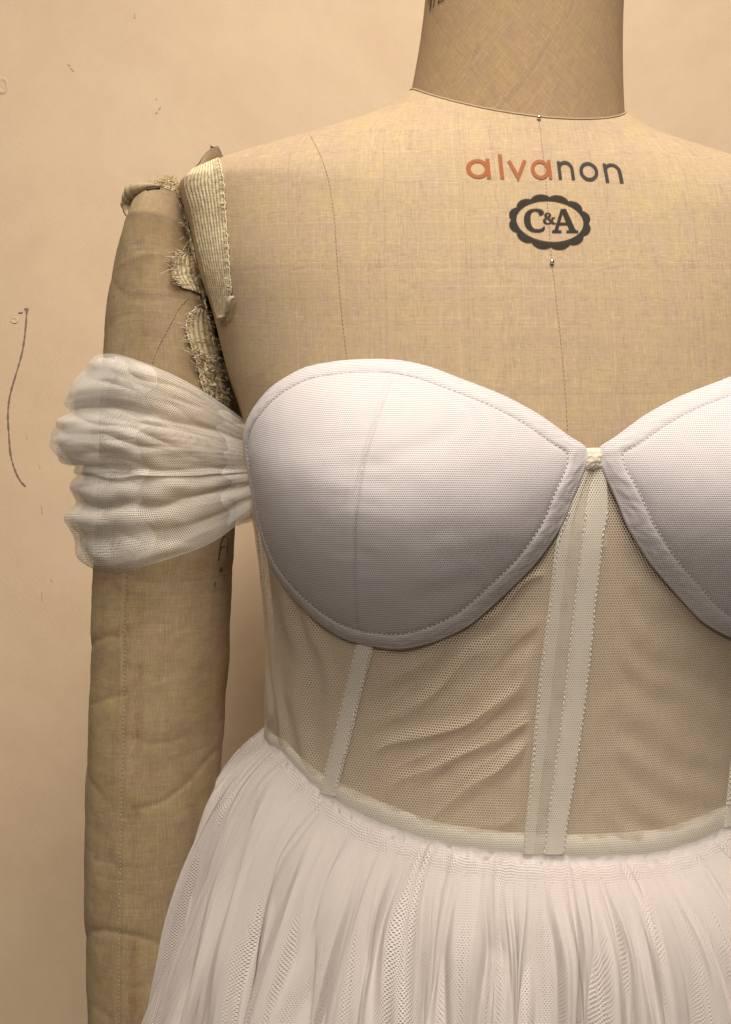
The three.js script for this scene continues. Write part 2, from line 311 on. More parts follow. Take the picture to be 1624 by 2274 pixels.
// printed marks lie in the cloth: a patch of the same curved surface, 0.25 mm above it
function canvasTex(w, h, draw) {
  const c = document.createElement('canvas'); c.width = w; c.height = h; const x = c.getContext('2d'); x.clearRect(0, 0, w, h); draw(x);
  const im = x.getImageData(0, 0, w, h), d = im.data;          // ink sits unevenly on the threads
  for (let j = 0; j < h; j++) for (let i = 0; i < w; i++) { const o = (j * w + i) * 4 + 3; if (d[o]) d[o] = d[o] * clamp(0.88 + 0.16 * n2(i * 0.02, j * 0.35) + 0.1 * n2(i * 0.4, j * 0.03)); }
  x.putImageData(im, 0, 0);
  const t = new THREE.CanvasTexture(c); t.colorSpace = THREE.SRGBColorSpace; t.magFilter = THREE.LinearFilter; return t;
}
function printPatch(name, tex, x0, y0, x1, y1, label) {           // an upright rectangle on the cloth, measured along its surface
  const c = hit((x0 + x1) / 2, (y0 + y1) / 2, 0.0003), l = hit(x0, (y0 + y1) / 2, 0.0003), r = hit(x1, (y0 + y1) / 2, 0.0003), t = hit((x0 + x1) / 2, y0, 0.0003), b = hit((x0 + x1) / 2, y1, 0.0003);
  const tilt = (r.y - l.y), dth = r.th - l.th, thM = (l.th + r.th) / 2 - c.th;
  const W = dth * bodyR(c.th, c.y), g = grid(40, 20, (u, v) => { const y = (t.y + b.y) / 2 + (0.5 - v) * (t.y - b.y) + (u - 0.5) * tilt; return onBody(c.th + thM + (u - 0.5) * W / bodyR(c.th, y), y, 0.00045); }, (u, v) => [u, 1 - v]);
  return part(name, g, std({ map: tex, transparent: true, roughness: 0.85 }), form, label);
}
{
  const W = 1095, H = 225, S = 1.5, OX = 385, OY = 705;
  const tex = canvasTex(W, H, (x) => {
    x.scale(S, S); x.translate(-OX, -OY); x.lineWidth = 17; x.lineCap = 'butt';
    const ring = (cx, cy, r) => { x.beginPath(); x.arc(cx, cy, r, 0, Math.PI * 2); x.stroke(); };
    const bar = (ax, ay, bx, by) => { x.beginPath(); x.moveTo(ax, ay); x.lineTo(bx, by); x.stroke(); };
    x.strokeStyle = '#a5623a';
    ring(438, 780, 37); bar(480, 733, 481, 827); bar(535, 712, 538, 828);
    x.beginPath(); x.moveTo(573, 744); x.lineTo(610, 822); x.lineTo(649, 743); x.lineJoin = 'miter'; x.stroke();
    ring(720, 786, 37); bar(765, 742, 767, 831);
    x.strokeStyle = '#383637'; x.lineWidth = 16;
    const nn = (l, t, r2, b) => { bar(l, t, l + 2, b); const rad = (r2 - l) / 2; x.beginPath(); x.moveTo(r2 + 2, b + 2); x.lineTo(r2, t + rad + 4); x.arc(l + rad, t + rad + 6, rad, 0, Math.PI, true); x.stroke(); };
    nn(813, 748, 877, 832); ring(958, 795, 37);
    nn(1037, 756, 1100, 846);
  });
  printPatch('printed_logo', tex, 845.8 + OX / 2.087, OY / 2.087, 845.8 + (OX + 730) / 2.087, (OY + 150) / 2.087, 'orange and charcoal lettering reading alvanon');
}
{
  const tex = canvasTex(1400, 1000, (x) => {
    x.translate(20, -130); x.fillStyle = '#26231f';
    const cx = 670, cy = 628, rot = 0.05;
    x.save(); x.translate(cx, cy); x.rotate(rot); x.beginPath();
    for (let i = 0; i <= 720; i++) { const a = i / 720 * Math.PI * 2, k = 12, s = Math.abs(Math.sin((a + Math.PI / 12 * 0 + Math.PI / 2) * k / 2)), rx = 612 + 52 * Math.pow(s, 0.7), ry = 396 + 52 * Math.pow(s, 0.7); const X = rx * Math.cos(a), Y = ry * Math.sin(a); i ? x.lineTo(X, Y) : x.moveTo(X, Y); }
    x.fill(); x.globalCompositeOperation = 'destination-out'; x.beginPath(); x.ellipse(0, -8, 538, 326, 0, 0, Math.PI * 2); x.fill(); x.restore();
    x.globalCompositeOperation = 'source-over';
    x.font = 'bold 500px serif'; x.textBaseline = 'alphabetic';
    const put = (ch, l, r2, t, b, rotA = 0) => { // fit the glyph into its measured box
      const m = x.measureText(ch), w0 = m.actualBoundingBoxRight + m.actualBoundingBoxLeft, h0 = m.actualBoundingBoxAscent + m.actualBoundingBoxDescent;
      x.save(); x.translate(l, b); x.rotate(rotA); x.scale((r2 - l) / w0, (b - t) / h0); x.fillText(ch, m.actualBoundingBoxLeft, -m.actualBoundingBoxDescent); x.lineWidth = 10; x.strokeStyle = x.fillStyle; x.stroke; x.strokeText(ch, m.actualBoundingBoxLeft, -m.actualBoundingBoxDescent); x.restore();
    };
    put('C', 250, 580, 418, 795); put('&', 555, 765, 485, 668); put('A', 690, 1115, 425, 800);
  });
  printPatch('printed_logo', tex, 1127.8 - 20 / 7.2, 406 + 130 / 7.2, 1127.8 + 1380 / 7.2, 406 + 1130 / 7.2, 'dark scalloped oval emblem reading C&A');
}
{ // hand-written letters high on the neck
  const tex = canvasTex(330, 560, (x) => { x.lineWidth = 15; x.lineCap = 'round'; x.lineJoin = 'round'; x.strokeStyle = '#1d130d'; const P = (...p) => { x.beginPath(); p.forEach(([a, b], i) => i ? x.lineTo(a, b) : x.moveTo(a, b)); x.stroke(); }; const oy = 330; P([20, oy + 60], [55, oy - 190], [82, oy + 200], [110, oy - 170]); P([175, oy - 175], [142, oy + 158]); P([330 - 20, oy - 190], [255, oy - 170], [222, oy + 118], [305, oy + 82]); P([240, oy - 40], [295, oy - 55]); });
  const find = (px, py) => { let best = null, bd = 1e9; for (let i = 0; i <= 200; i++) for (let k = 0; k <= 60; k++) { const th = -1.75 + i / 200 * 1.6, t = k / 60, p = neckPt(th, t, 0), X = 812 + F * p.x / -p.z, Y = 1137 - F * (p.y - EYE) / -p.z, d = (X - px) ** 2 + (Y - py) ** 2; if (d < bd) { bd = d; best = [th, t]; } } return best; };
  const a = find(950, 25), b = find(990, 25), c = find(962, -46);
  const g = grid(24, 24, (u, v) => neckPt(lerp(a[0] - 0.03, b[0], u), lerp(c[1], a[1] - 0.01, v), 0.0004), (u, v) => [u, 1 - v]);
  part('handwriting', g, std({ map: tex, transparent: true }), neck, 'black hand-written letters on the neck');
}
// ribbed knit showing at the shoulder end, with the torn linen edge beside it
{
  const Lc = new THREE.CatmullRomCurve3([[429, 373], [411, 402], [424, 460], [438, 530], [455, 600], [470, 660], [482, 702]].map(([x, y]) => V(x, y, 0)));
  const Rc = new THREE.CatmullRomCurve3([[486, 349], [498, 400], [501, 450], [506, 520], [511, 600], [514, 660], [500, 700]].map(([x, y]) => V(x, y, 0)));
  const NR = 11;
  const p2 = (u, v) => { const a = Lc.getPoint(v), b = Rc.getPoint(v); return [lerp(a.x, b.x, u), lerp(a.y, b.y, u)]; };
  const bodyAt = (u, v, off) => { const [x, y] = p2(u, v), h = hit(x, y, 0.001); return onBody(h.th, h.y, off); };
  const sh = part('ribbed_lining', grid(NR * 8, 90, (u, v) => bodyAt(u, v, 0.0010 + 0.0004 * Math.abs(Math.cos(u * NR * Math.PI)) + 0.0002 * n2(u * 9, v * 20)), (u, v) => [u * NR, v * 52]), M.rib, form, 'cream ribbed knit exposed at the torn shoulder');
  const fr = [];
  for (let i = 0; i < 74; i++) { const v = rr(0.02, 0.93), l = rr(0.05, 0.2), p0 = bodyAt(1.02, v, 0.0012), p1 = bodyAt(1 - l * 0.5, v + rr(-.006, .008), 0.0024), p2_ = bodyAt(1 - l, v + rr(-.012, .014), 0.0022 + rr(0, 0.0012)); fr.push(tube([p0, p1, p2_], (t) => 0.00024 * (1 - 0.5 * t), 4, 4)); }
  fr.push(tube(Array.from({ length: 60 }, (_, i) => bodyAt(1.0 + 0.02 * n2(i, 1), 0.01 + i / 62, 0.0014 + 0.0004 * n2(i, 9))), (t) => 0.0004 + 0.0002 * n2(t * 60, 2), 5, 150));
  part('frayed_edge', fr, M.fray, sh, 'frayed linen threads along the tear');
  // scrap of torn cloth standing up at the top, and the curled strip at the foot of the tear
  const flap = (pts, w, amp) => { const c = new THREE.CatmullRomCurve3(pts); return grid(8, 24, (u, v) => { const p = c.getPoint(v), ww = w(v); return V(p.x + 0.3 * (u - 0.5) * ww, p.y + (u - 0.5) * ww + amp * Math.sin(u * 5 + v * 7), p.z + (u - 0.5) * ww * 0.6 + amp * Math.cos(v * 9 + u * 3)); }, (u, v) => [u * 0.01, v * 0.03]); };
  const zt = 0.532;
  part('torn_flap', [flap([at(496, 351, zt), at(481, 346, zt), at(463, 349, zt), at(446, 358, zt), at(434, 371, zt)], (v) => 0.0014 + 0.0055 * Math.sin(Math.PI * clamp(v * 1.15)), 0.0007), flap([at(494, 351, zt), at(485, 342, zt), at(475, 337, zt), at(466, 336, zt)], (v) => 0.004 + 0.003 * v, 0.0009)], M.scrap, sh, 'scrap of torn cloth standing up on the shoulder');
  const q = (x, y, o) => { const h = hit(x, y, o); return onBody(h.th, h.y, o); };
  part('torn_flap', [tube([q(521, 660, 0.003), q(512, 664, 0.005), q(509, 678, 0.005), q(507, 694, 0.004), q(497, 704, 0.003), q(485, 706, 0.002)], (t) => 0.0010 + 0.0005 * Math.sin(t * 9), 8, 40)], M.scrap, sh, 'curled strip of cloth at the foot of the tear');
}
part('shoulder_gap_shade', grid(10, 60, (u, v) => { const py = lerp(470, 940, v), l = at(armR(py) - 14, py, 0.572), h = hit(620, py, 0), r = onBody(-1.75, l.y - EYE, -0.004); return l.lerp(r, u).add(V(0, 0, -0.006 * Math.sin(Math.PI * u))); }), M.frayAndGapShade, form, 'brown sheet standing in for the shade in the shoulder gap');  // dark sheet behind the arm gap; its colour stands in for shade there
// dressmaker's pins
for (const [px, py, label] of [[1197, 262, 'round steel pin head at the front of the neck seam'], [1226, 582, 'round steel pin head below the oval emblem']]) {
  const h = hit(px, py, 0.0005), p = onBody(h.th, h.y, 0.0012), q = onBody(h.th, h.y, 0.0002);
  const t = thing('dressmaker_pin', label, 'pin', p, 'pins in the centre front seam');
  part('pin_head', new THREE.SphereGeometry(0.00125, 18, 12).scale(1, 1, 0.85).translate(p.x, p.y, p.z), M.steel, t);
  part('pin_shaft', rod(p, q, 0.0003, 6), M.steel, t);
}

// ---------------------------------------------------------------- stuffed arm
const AZD = 0.548;
const creases = [
  [[[205, 1438], [241, 1409], [279, 1395], [296, 1394]], 0.0022, 9], [[[236, 1544], [275, 1524], [312, 1514]], 0.0016, 8], [[[336, 1598], [370, 1613], [409, 1611], [430, 1606]], 0.0015, 9],
  [[[200, 1680], [230, 1702], [262, 1727]], 0.0014, 8], [[[340, 1746], [394, 1735], [437, 1706], [485, 1655]], 0.0017, 8], [[[205, 2062], [231, 2023], [265, 2008], [308, 2004], [337, 2008], [385, 2030]], 0.0022, 8],
  [[[262, 632], [290, 664], [316, 692]], 0.0013, 9], [[[397, 604], [362, 612], [311, 624]], -0.0012, 8], [[[300, 500], [330, 540], [350, 600]], 0.001, 12], [[[330, 2120], [365, 2112], [400, 2120]], 0.0009, 9], [[[215, 1850], [250, 1862], [290, 1860]], 0.0009, 9],
  [[[240, 760], [300, 735], [350, 730]], 0.0009, 12], [[[420, 690], [380, 705], [330, 700]], 0.0008, 10], [[[200, 2190], [240, 2180], [280, 2187]], 0.001, 10], [[[330, 1460], [390, 1475], [450, 1470]], 0.0007, 12],
];
function segDist(px, py, pts) { let best = 1e9, side = 1; for (let i = 0; i < pts.length - 1; i++) { const [ax, ay] = pts[i], [bx, by] = pts[i + 1], dx = bx - ax, dy = by - ay, t = clamp(((px - ax) * dx + (py - ay) * dy) / (dx * dx + dy * dy)), ex = px - ax - t * dx, ey = py - ay - t * dy, d = Math.hypot(ex, ey); if (d < best) { best = d; side = ey > 0 ? 1 : -1; } } return [best, side]; }
const armSeam = table([[400, 345], [700, 335], [1265, 321], [1400, 318], [1600, 315], [1800, 309], [2000, 305], [2274, 301], [2700, 296]]);
function armPt(al, py, off = 0) {                            // al: angle round the arm, 0 = front, + = right
  const l = armL(py), r = armR(py), mid = (l + r) / 2, half = (r - l) / 2, hw = half / F * AZD, dep = 0.044 * Math.sqrt(clamp((py - 402) / 120)) * lerp(1, 0.86, sstep(1400, 2500, py));
  const sa = Math.sin(al), ca = Math.cos(al), px = mid + half * sa;
  const c = at(mid, py, AZD); let o = off;
  if (ca > -0.3 && off < 0.02) {
    for (const [pts, depth, w] of creases) { const y0 = pts.reduce((m, p) => Math.min(m, p[1]), 1e9), y1 = pts.reduce((m, p) => Math.max(m, p[1]), -1e9); if (py < y0 - 45 || py > y1 + 45) continue; const [d, side] = segDist(px, py, pts); o += -0.22 * depth * gauss(d, w * 0.75) - 0.12 * depth * gauss(d, w * 2) + depth * 0.06 * gauss(d - w * 3, w * 2.6) * (side < 0 ? 1 : 0); }
    if (py > 1200) o += -0.0006 * gauss(px - armSeam(py), 3.0) + 0.0002 * gauss(Math.abs(px - armSeam(py)) - 7, 4);
  }
  o += 0.0006 * n3(al * 1.2, py * 0.006, 1) + 0.00012 * n3(al * 4, py * 0.03, 7);
  return V(c.x + (hw + o) * sa, c.y, c.z + (dep + o) * ca);
}
let arm;
{
  const NU = 180, NV = 560, Y0 = 411, Y1 = 2640;
  const g = grid(NU, NV, (u, v) => armPt(-Math.PI + u * Math.PI * 2, lerp(Y0, Y1, Math.pow(v, 1.06))), (u, v, p) => [(-Math.PI + u * Math.PI * 2) * 0.043, p.y], true);
  const P = g.attributes.position, col = new Float32Array(P.count * 3), stain = lin(0.70, 0.50, 0.34), dirt = lin(0.72, 0.66, 0.58);
  for (let i = 0; i < P.count; i++) {
    const x = P.getX(i), y = P.getY(i) - EYE, z = -P.getZ(i), px = 812 + F * x / z, py = 1137 - F * y / z, front = z < AZD + 0.005;
    let s = 0; if (front) { const d = px - armSeam(py) + 6; s = 0.6 * gauss(d, 11) * clamp(0.25 + 0.8 * n2(py * 0.011, 2) + 0.5 * n2(py * 0.09, px * 0.12)) * (py > 1280 ? 1 : 0.25); s += 0.55 * gauss(px - 285, 26) * gauss(py - 1395, 16) * clamp(0.6 + n2(px * .1, py * .1)); s += 0.4 * clamp(n2(px * 0.02 + 9, py * 0.006) * 1.4 - 0.75) * clamp(0.5 + n2(px * .15, py * .15)); }
    const m = clamp(0.25 * n3(x * 45, y * 18, z * 45) + 0.16 * n3(x * 160, y * 420, z * 160) + 0.1); s = clamp(s);
    col[i * 3] = lerp(lerp(1, dirt.r, m), stain.r, s); col[i * 3 + 1] = lerp(lerp(1, dirt.g, m), stain.g, s); col[i * 3 + 2] = lerp(lerp(1, dirt.b, m), stain.b, s);
  }
  g.setAttribute('color', new THREE.BufferAttribute(col, 3));
  arm = part('arm', g, M.arm, form, 'stuffed beige canvas arm with stains and a torn shoulder');
  part('arm_seam', stitches(Array.from({ length: 60 }, (_, i) => { const py = lerp(1240, 2500, i / 59), l = armL(py), r = armR(py); return armPt(Math.asin((armSeam(py) - (l + r) / 2) / ((r - l) / 2)), py, 0.0004); }), 0.0017, 0.0008, 0.0003, 0.0003), M.threadBrown, arm);
}
const armAt = (px, py, off) => { const l = armL(py), r = armR(py); return armPt(Math.asin(clamp((px - (l + r) / 2) / ((r - l) / 2), -1, 1)), py, off); };
part('arm_seam', stitches([[436, 690], [424, 715], [408, 755], [396, 782], [386, 806], [370, 850]].map(([x, y]) => armAt(x, y, 0.0003)), 0.0014, 0.0009, 0.00026, 0.0002), M.threadBrown, arm);
// the two tears through which ribbed knit shows
const tears = [
  [[[420, 590], [410, 606], [408, 625], [411, 647], [418, 660], [428, 669]], [[440, 586], [443, 598], [447, 615], [451, 635], [455, 650], [457, 668]]],
  [[[448, 706], [438, 730], [436, 750], [438, 770], [446, 795], [451, 812], [458, 835], [464, 862], [470, 886]], [[467, 700], [472, 720], [477, 745], [483, 772], [489, 800], [494, 825], [499, 850], [504, 880], [508, 905]]],
];
for (const [Lp, Rp] of tears) {
  const Lc = new THREE.CatmullRomCurve3(Lp.map(([x, y]) => V(x, y, 0))), Rc = new THREE.CatmullRomCurve3(Rp.map(([x, y]) => V(x, y, 0)));
  const pt = (u, v, o) => { const a = Lc.getPoint(clamp(v)), b = Rc.getPoint(clamp(v)), x = lerp(a.x, b.x, u); return armAt(Math.min(x, armR(lerp(a.y, b.y, u)) - 1), lerp(a.y, b.y, u), o); };
  const nr = Lp.length > 6 ? 5 : 6;
  const rough = Lp.length > 6;
  const t = part('ribbed_lining', grid(nr * 8, 60, (u, v) => pt(u, v, 0.0008 + 0.0004 * Math.abs(Math.cos(u * nr * Math.PI)) + (rough ? sstep(0.35, 0.7, v) * 0.0012 * n2(u * 7, v * 26) : 0.0003 * n2(u * 6, v * 8))), (u, v) => [u * nr, v * (Lp.length > 6 ? 60 : 24)]), M.rib, arm, 'ribbed knit showing through a tear in the arm');
  const fr = [], fd = [];
  if (rough) for (const e of [0]) fr.push(tube(Array.from({ length: 40 }, (_, i) => pt(e + 0.05 * n2(i, e + 3), i / 39, 0.002 + 0.0006 * n2(i * 1.3, e + 7))), (s) => 0.0005 + 0.00025 * n2(s * 40, e), 5, 120));
  for (let i = 0; i < (rough ? 130 : 110); i++) { const e = rnd() < 0.55 ? 0 : 1, v = rr(0, 1), a = pt(e, v, 0.0018), b = pt(e + rr(-0.25, 0.25), v + rr(-.03, .03), rr(0.002, 0.004)), c = pt(e + rr(-0.5, 0.5), v + rr(-.05, .05), rr(0.0015, 0.0055)); (rnd() < 0.75 ? fr : fd).push(tube([a, b, c], (s) => 0.00024 * (1 - 0.6 * s), 4, 5)); }
  if (rough) for (let i = 0; i < 60; i++) { const v = rr(0.5, 1), u = rr(0.1, 0.95), a = pt(u, v, 0.0018), b = pt(u + rr(-.2, .2), v + rr(-.02, .02), rr(0.002, 0.004)), c = pt(u + rr(-.3, .3), v + rr(-.04, .04), rr(0.0015, 0.004)); (rnd() < 0.6 ? fr : fd).push(tube([a, b, c], (s) => 0.0004 * (1 - 0.5 * s), 4, 5)); }
  part('frayed_edge', fr, M.fray, arm, 'pale frayed threads round the tear'); if (fd.length) part('frayed_edge', fd, M.frayAndGapShade, arm, 'brown frayed threads round the tear');
}
{ // the stiff plate edge of the arm beside the torso, rolled flap, staple, stuffing
  const edge = Array.from({ length: 70 }, (_, i) => { const py = lerp(418, 905, i / 69); return armPt(1.28 + 0.03 * n2(i * 0.7, 5), py, 0.0009 + 0.0004 * n2(i * 1.1, 8)); });
  const g1 = tube(edge, (t) => (0.0011 + 0.0005 * n2(t * 50, 3)) * (1 - 0.45 * t), 6, 220);
  part('plate_edge', g1, M.fray, arm, 'worn pale edge of the shoulder plate');
  const fd = []; for (let i = 0; i < 90; i++) { const py = lerp(430, 900, Math.pow(rnd(), 0.8)), p = armPt(1.34, py, 0.0012), q = armPt(1.34 + rr(-.12, .1), py + rr(-7, 7), rr(0.0014, 0.0028)); fd.push(tube([p, p.clone().lerp(q, 0.5).add(V(rr(-1, 1) * 3e-4, rr(-1, 1) * 3e-4, 3e-4)), q], 0.00035, 4, 3)); }
  part('frayed_edge', fd, M.frayAndGapShade, arm, 'brown thread ends in the shoulder gap');
  const fp = []; for (let i = 0; i < 170; i++) { const py = lerp(425, 900, rnd()), a0 = rr(1.12, 1.36), p = armPt(a0, py, 0.0004), q = armPt(a0 + rr(-.22, .06), py + rr(-8, 8), rr(0.001, 0.002)), w = armPt(a0 + rr(-.34, .1), py + rr(-14, 14), rr(0.0005, 0.0022)); fp.push(tube([p, q, w], (t) => 0.00026 * (1 - 0.5 * t), 4, 5)); }
  part('frayed_edge', fp, M.fray, arm, 'pale frayed canvas threads along the shoulder edge');
  const roll = part('rolled_flap', tube([armAt(308, 512, 0.0002), armAt(305, 494, 0.0012), armAt(309, 476, 0.003), armAt(322, 460, 0.0035), armAt(338, 455, 0.003), armAt(360, 452, 0.002), armAt(384, 448, 0.001)], (t) => 0.0004 + 0.0048 * Math.pow(Math.sin(Math.PI * clamp(t * 0.97 + 0.015)), 1.6) * (t > 0.55 ? lerp(1, 0.5, (t - 0.55) / 0.45) : 1) * (1 + 0.15 * n2(t * 12, 3)), 14, 70), M.fray, arm, 'canvas edge rolled over at the shoulder');
  roll.material = std({ color: lin(0.55, 0.45, 0.29), bumpMap: M.linen.bumpMap, bumpScale: 0.0003 });
  const a = armAt(355, 464, 0.0012), b = armAt(378, 455, 0.0012); part('staple', tube([armAt(356, 464, 0.0001), a.clone().lerp(b, .1), a.clone().lerp(b, .5), a.clone().lerp(b, .9), armAt(378, 455, 0.0001)], 0.0006, 6, 16), M.staple, arm, 'dark metal staple in the canvas');
  const st = [grid(50, 40, (u, v) => { const py = lerp(412, 452, v), l = Math.max(armL(py) + 2, 352), x = lerp(l, armR(py) - 1, u), e = Math.sin(Math.PI * clamp(u * 0.92 + 0.04)) * Math.sin(Math.PI * clamp(v * 0.85 + 0.15)); return armAt(x, py, 0.0001 + Math.pow(e, 0.6) * (0.0008 + 0.0024 * Math.abs(n2(u * 7, v * 6)) + 0.0008 * n2(u * 19, v * 15))); })];
  for (let i = 0; i < 70; i++) { const py = rr(414, 450), l = Math.max(armL(py) + 2, 354), p = armAt(rr(l, armR(py)), py, 0.001), q = V(p.x + rr(-.002, .002), p.y + rr(-.001, .002), p.z + rr(0.0005, .002)), w = V(q.x + rr(-.003, .003), q.y + rr(-.001, .002), q.z + rr(-.001, .001)); st.push(tube([p, q, w], (t) => 0.0003 * (1 - 0.5 * t), 4, 5)); }
  part('stuffing', st, std({ color: lin(0.66, 0.57, 0.38) }), arm, 'yellowish stuffing poking out at the shoulder');
}
{ // faded handwriting on the inner side of the arm
  const tex = canvasTex(300, 700, (x) => { x.lineWidth = 15; x.lineCap = 'round'; x.strokeStyle = '#140c08'; const P = (...p) => { x.beginPath(); p.forEach(([a, b], i) => i ? x.lineTo(a, b) : x.moveTo(a, b)); x.stroke(); }; P([70, 330], [95, 140], [135, 60], [165, 55]); P([95, 190], [150, 170]); P([205, 70], [190, 250]); P([110, 470], [125, 430], [140, 470]); P([185, 520], [180, 560]); P([55, 600], [50, 640]); });
  part('handwriting', grid(20, 30, (u, v) => armPt(lerp(0.92, 1.42, u), lerp(1180, 1305, v), 0.0009), (u, v) => [u, 1 - v]), std({ map: tex, transparent: true }), arm, 'black hand-written strokes on the inner arm');
}

// ---------------------------------------------------------------- the dress
const dress = thing('strapless_dress', 'white dress with moulded cups, sheer bodice, gathered net skirt and draped sleeve', 'dress', V(AX, EYE - 0.40, AZ));
// waist curves, as angle and height on the body
function thetaTable(list, off) { const a = list.map(([x, y]) => { const h = hit(x, y, off); return [h.th, h.y]; }).sort((p, q) => p[0] - q[0]); return table(a.filter((p, i) => i === 0 || p[0] > a[i - 1][0] + 1e-3)); }
const upPx = [[628, 1648], [660, 1682], [707, 1721], [742, 1740], [850, 1788], [974, 1832], [1080, 1848], [1165, 1856], [1281, 1858], [1446, 1851], [1540, 1826], [1611, 1796]];
const loPx = [[622, 1672], [660, 1712], [702, 1756], [740, 1786], [820, 1830], [898, 1862], [1039, 1895], [1190, 1911], [1336, 1915], [1446, 1908], [1556, 1877], [1620, 1846]];
const waistUp = thetaTable(upPx, 0.006), waistLo = thetaTable(loPx, 0.006);
// sheer panels of the bodice
const curveTh = (list, off = 0.005) => table(list.map(([x, y]) => { const h = hit(x, y, off); return [-h.y, h.th]; }).sort((p, q) => p[0] - q[0]).filter((p, i, a) => i === 0 || p[0] > a[i - 1][0] + 1e-4));
const boneL = curveTh([[836, 1330], [815, 1430], [790, 1530], [764, 1640], [738, 1740], [726, 1790]]);
const bandL = curveTh([[1297, 1042], [1275, 1095], [1257, 1138], [1234, 1208], [1218, 1337], [1195, 1521], [1180, 1690], [1165, 1849], [1162, 1895]]);
const bandM = curveTh([[1318, 1042], [1303, 1105], [1290, 1192], [1273, 1337], [1253, 1521], [1232, 1690], [1212, 1849], [1206, 1905]]);
const bandR = curveTh([[1341, 1042], [1346, 1095], [1346, 1144], [1337, 1192], [1321, 1337], [1302, 1521], [1280, 1690], [1256, 1849], [1250, 1908]]);
const boneR = curveTh([[1672, 1380], [1650, 1500], [1636, 1640], [1624, 1760], [1618, 1830]]);
const arcK = 0.135;                                           // metres of bodice per radian, for the cloth's own scale
function bodiceOff(th, y) {                                   // how far the sheer cloth stands off the form: soft diagonal folds
  const x = th * arcK, q = -x * 0.50 + y * 0.866, q2 = -x * 0.62 + y * 0.78;
  const mask = sstep(-1.0, -0.62, th) * (1 - sstep(0.06, 0.2, th)) * (1 - 0.55 * sstep(-0.13, -0.165, y));
  const w = n2(x * 16, y * 16) * 0.42, vary = 0.55 + 0.6 * n2(q * 45, (x * 0.866 + y * 0.5) * 14);
  let o = 0.0052 + mask * (0.0030 * vary * (Math.pow(1 - absin(q / 0.019 + w + 0.2), 1.1) - 0.3) + 0.0007 * (Math.pow(1 - absin(q2 / 0.0125 + 1.6 * w), 2) - 0.25) * (0.5 + 0.5 * n2(x * 25, y * 25 + 8)));
  const near = Math.min(Math.abs(th - boneL(-y)), Math.abs(th - boneR(-y)), th < bandL(-y) ? 2.2 * (bandL(-y) - th) : th > bandR(-y) ? th - bandR(-y) : 0), flat = sstep(0.03, 0.12, near); o = lerp(0.0052, o, flat);
  const right = flat * sstep(0.2, 0.3, th), left = flat * (1 - sstep(-1.05, -0.8, th));
  o += right * 0.0004 * Math.sin((x * 0.5 + y) / 0.022 * Math.PI * 2 + w * 4) + left * 0.001 * Math.sin((x + y * 0.2) / 0.02 * Math.PI * 2 + w * 5);
  return Math.max(0.0016, o + 0.0003 * flat * n2(x * 45, y * 45));
}
function panel(name, thL, thR, topY, label, mat, nu = 120, nv = 140, ext = 0) {
  const g = grid(nu, nv, (u, v) => {
    const y0 = lerp(topY(0), -0.17, v), th = lerp(thL(-y0), thR(-y0), u), y = lerp(topY(th), waistUp(th) - 0.004, v);
    return onBody(th, y, bodiceOff(th, y) + ext);
  }, (u, v, p) => { const X = p.x - AX, Z = p.z - AZ; return [(Math.atan2(X, Z)) * arcK, p.y]; });
  return part(name, g, mat, dress, label);
}
const hiY = (th) => 0.01;
panel('side_panel', () => -2.7, boneL, hiY, 'sheer net side panel', M.netBodice, 160);
panel('front_panel', boneL, bandM, (th) => lerp(0.0, 0.022, sstep(-0.1, 0.25, th)), 'sheer net front panel pulled into diagonal folds', M.netBodice, 200, 180);
panel('front_panel', bandM, boneR, (th) => 0.022, 'smooth sheer net front panel', M.netBodice, 120);
panel('side_panel', boneR, () => 2.7, hiY, 'sheer net side panel', M.netBodice, 120);
function strip(name, thC, half, y0, y1, off, mat, label, parent = dress, bulge = 0.0011) {     // flat channel sewn over the net
  return part(name, grid(14, 120, (u, v) => { const y = lerp(y0, y1, v), th = thC(-y) + (u - 0.5) * 2 * half; return onBody(th, y, 0.0016 + off + bulge * Math.pow(Math.sin(Math.PI * u), 0.5)); }, (u, v, p) => [(u - 0.5) * 2 * half * arcK, p.y]), mat, parent, label);
}
const stitchAlong = (thF, y0, y1, off, parent, mat = M.cream, len = 0.0012, gap = 0.0016, r = 0.00034) => part('stitching', stitches(Array.from({ length: 60 }, (_, i) => { const y = lerp(y0, y1, i / 59), th = thF(-y); return onBody(th, y, 0.0016 + off); }), len, gap, r, 0.00025), mat, parent);
const yA = -0.055, yB = -0.163;
const b1 = strip('boning_channel', boneL, 0.034, yA, waistLo(boneL(0.16)) + 0.003, 0.0045, M.netDense, 'pale boning channel below the left cup');
strip('boning_tape', boneL, 0.024, yA, waistLo(boneL(0.16)) + 0.0035, 0.0040, M.cream, undefined, b1, 0.0003).material = std({ color: lin(0.62, 0.58, 0.47), alphaMap: netRep(NETDENSE.alpha, 0.8), transparent: true });
stitchAlong((q) => boneL(q) - 0.029, yA, yB, 0.0056, b1); stitchAlong((q) => boneL(q) + 0.029, yA, yB, 0.0056, b1);
const midOf = (f, g) => (q) => (f(q) + g(q)) / 2, yC = -0.186;
const between = (name, f, g, y0, off, mat, label, parent, bulge) => part(name, grid(16, 140, (u, v) => { const th0 = bandM(0.15), y = lerp(y0, waistLo(th0) + 0.004, v), th = lerp(f(-y), g(-y), u); return onBody(th, y, off + bulge * Math.pow(Math.sin(Math.PI * u), 0.5)); }, (u, v, p) => [Math.atan2(p.x - AX, p.z - AZ) * arcK, p.y]), mat, parent, label);
const bc = between('boning_channel', bandL, bandR, 0.026, 0.0062, std({ color: lin(0.80, 0.75, 0.66), alphaMap: netRep(NETTHIN.alpha, 1.15), transparent: true }), 'wide double boning channel down the centre front', dress, 0.0003);
between('boning_tape', bandM, bandR, 0.0255, 0.0067, M.netDense, undefined, bc, 0.0009);
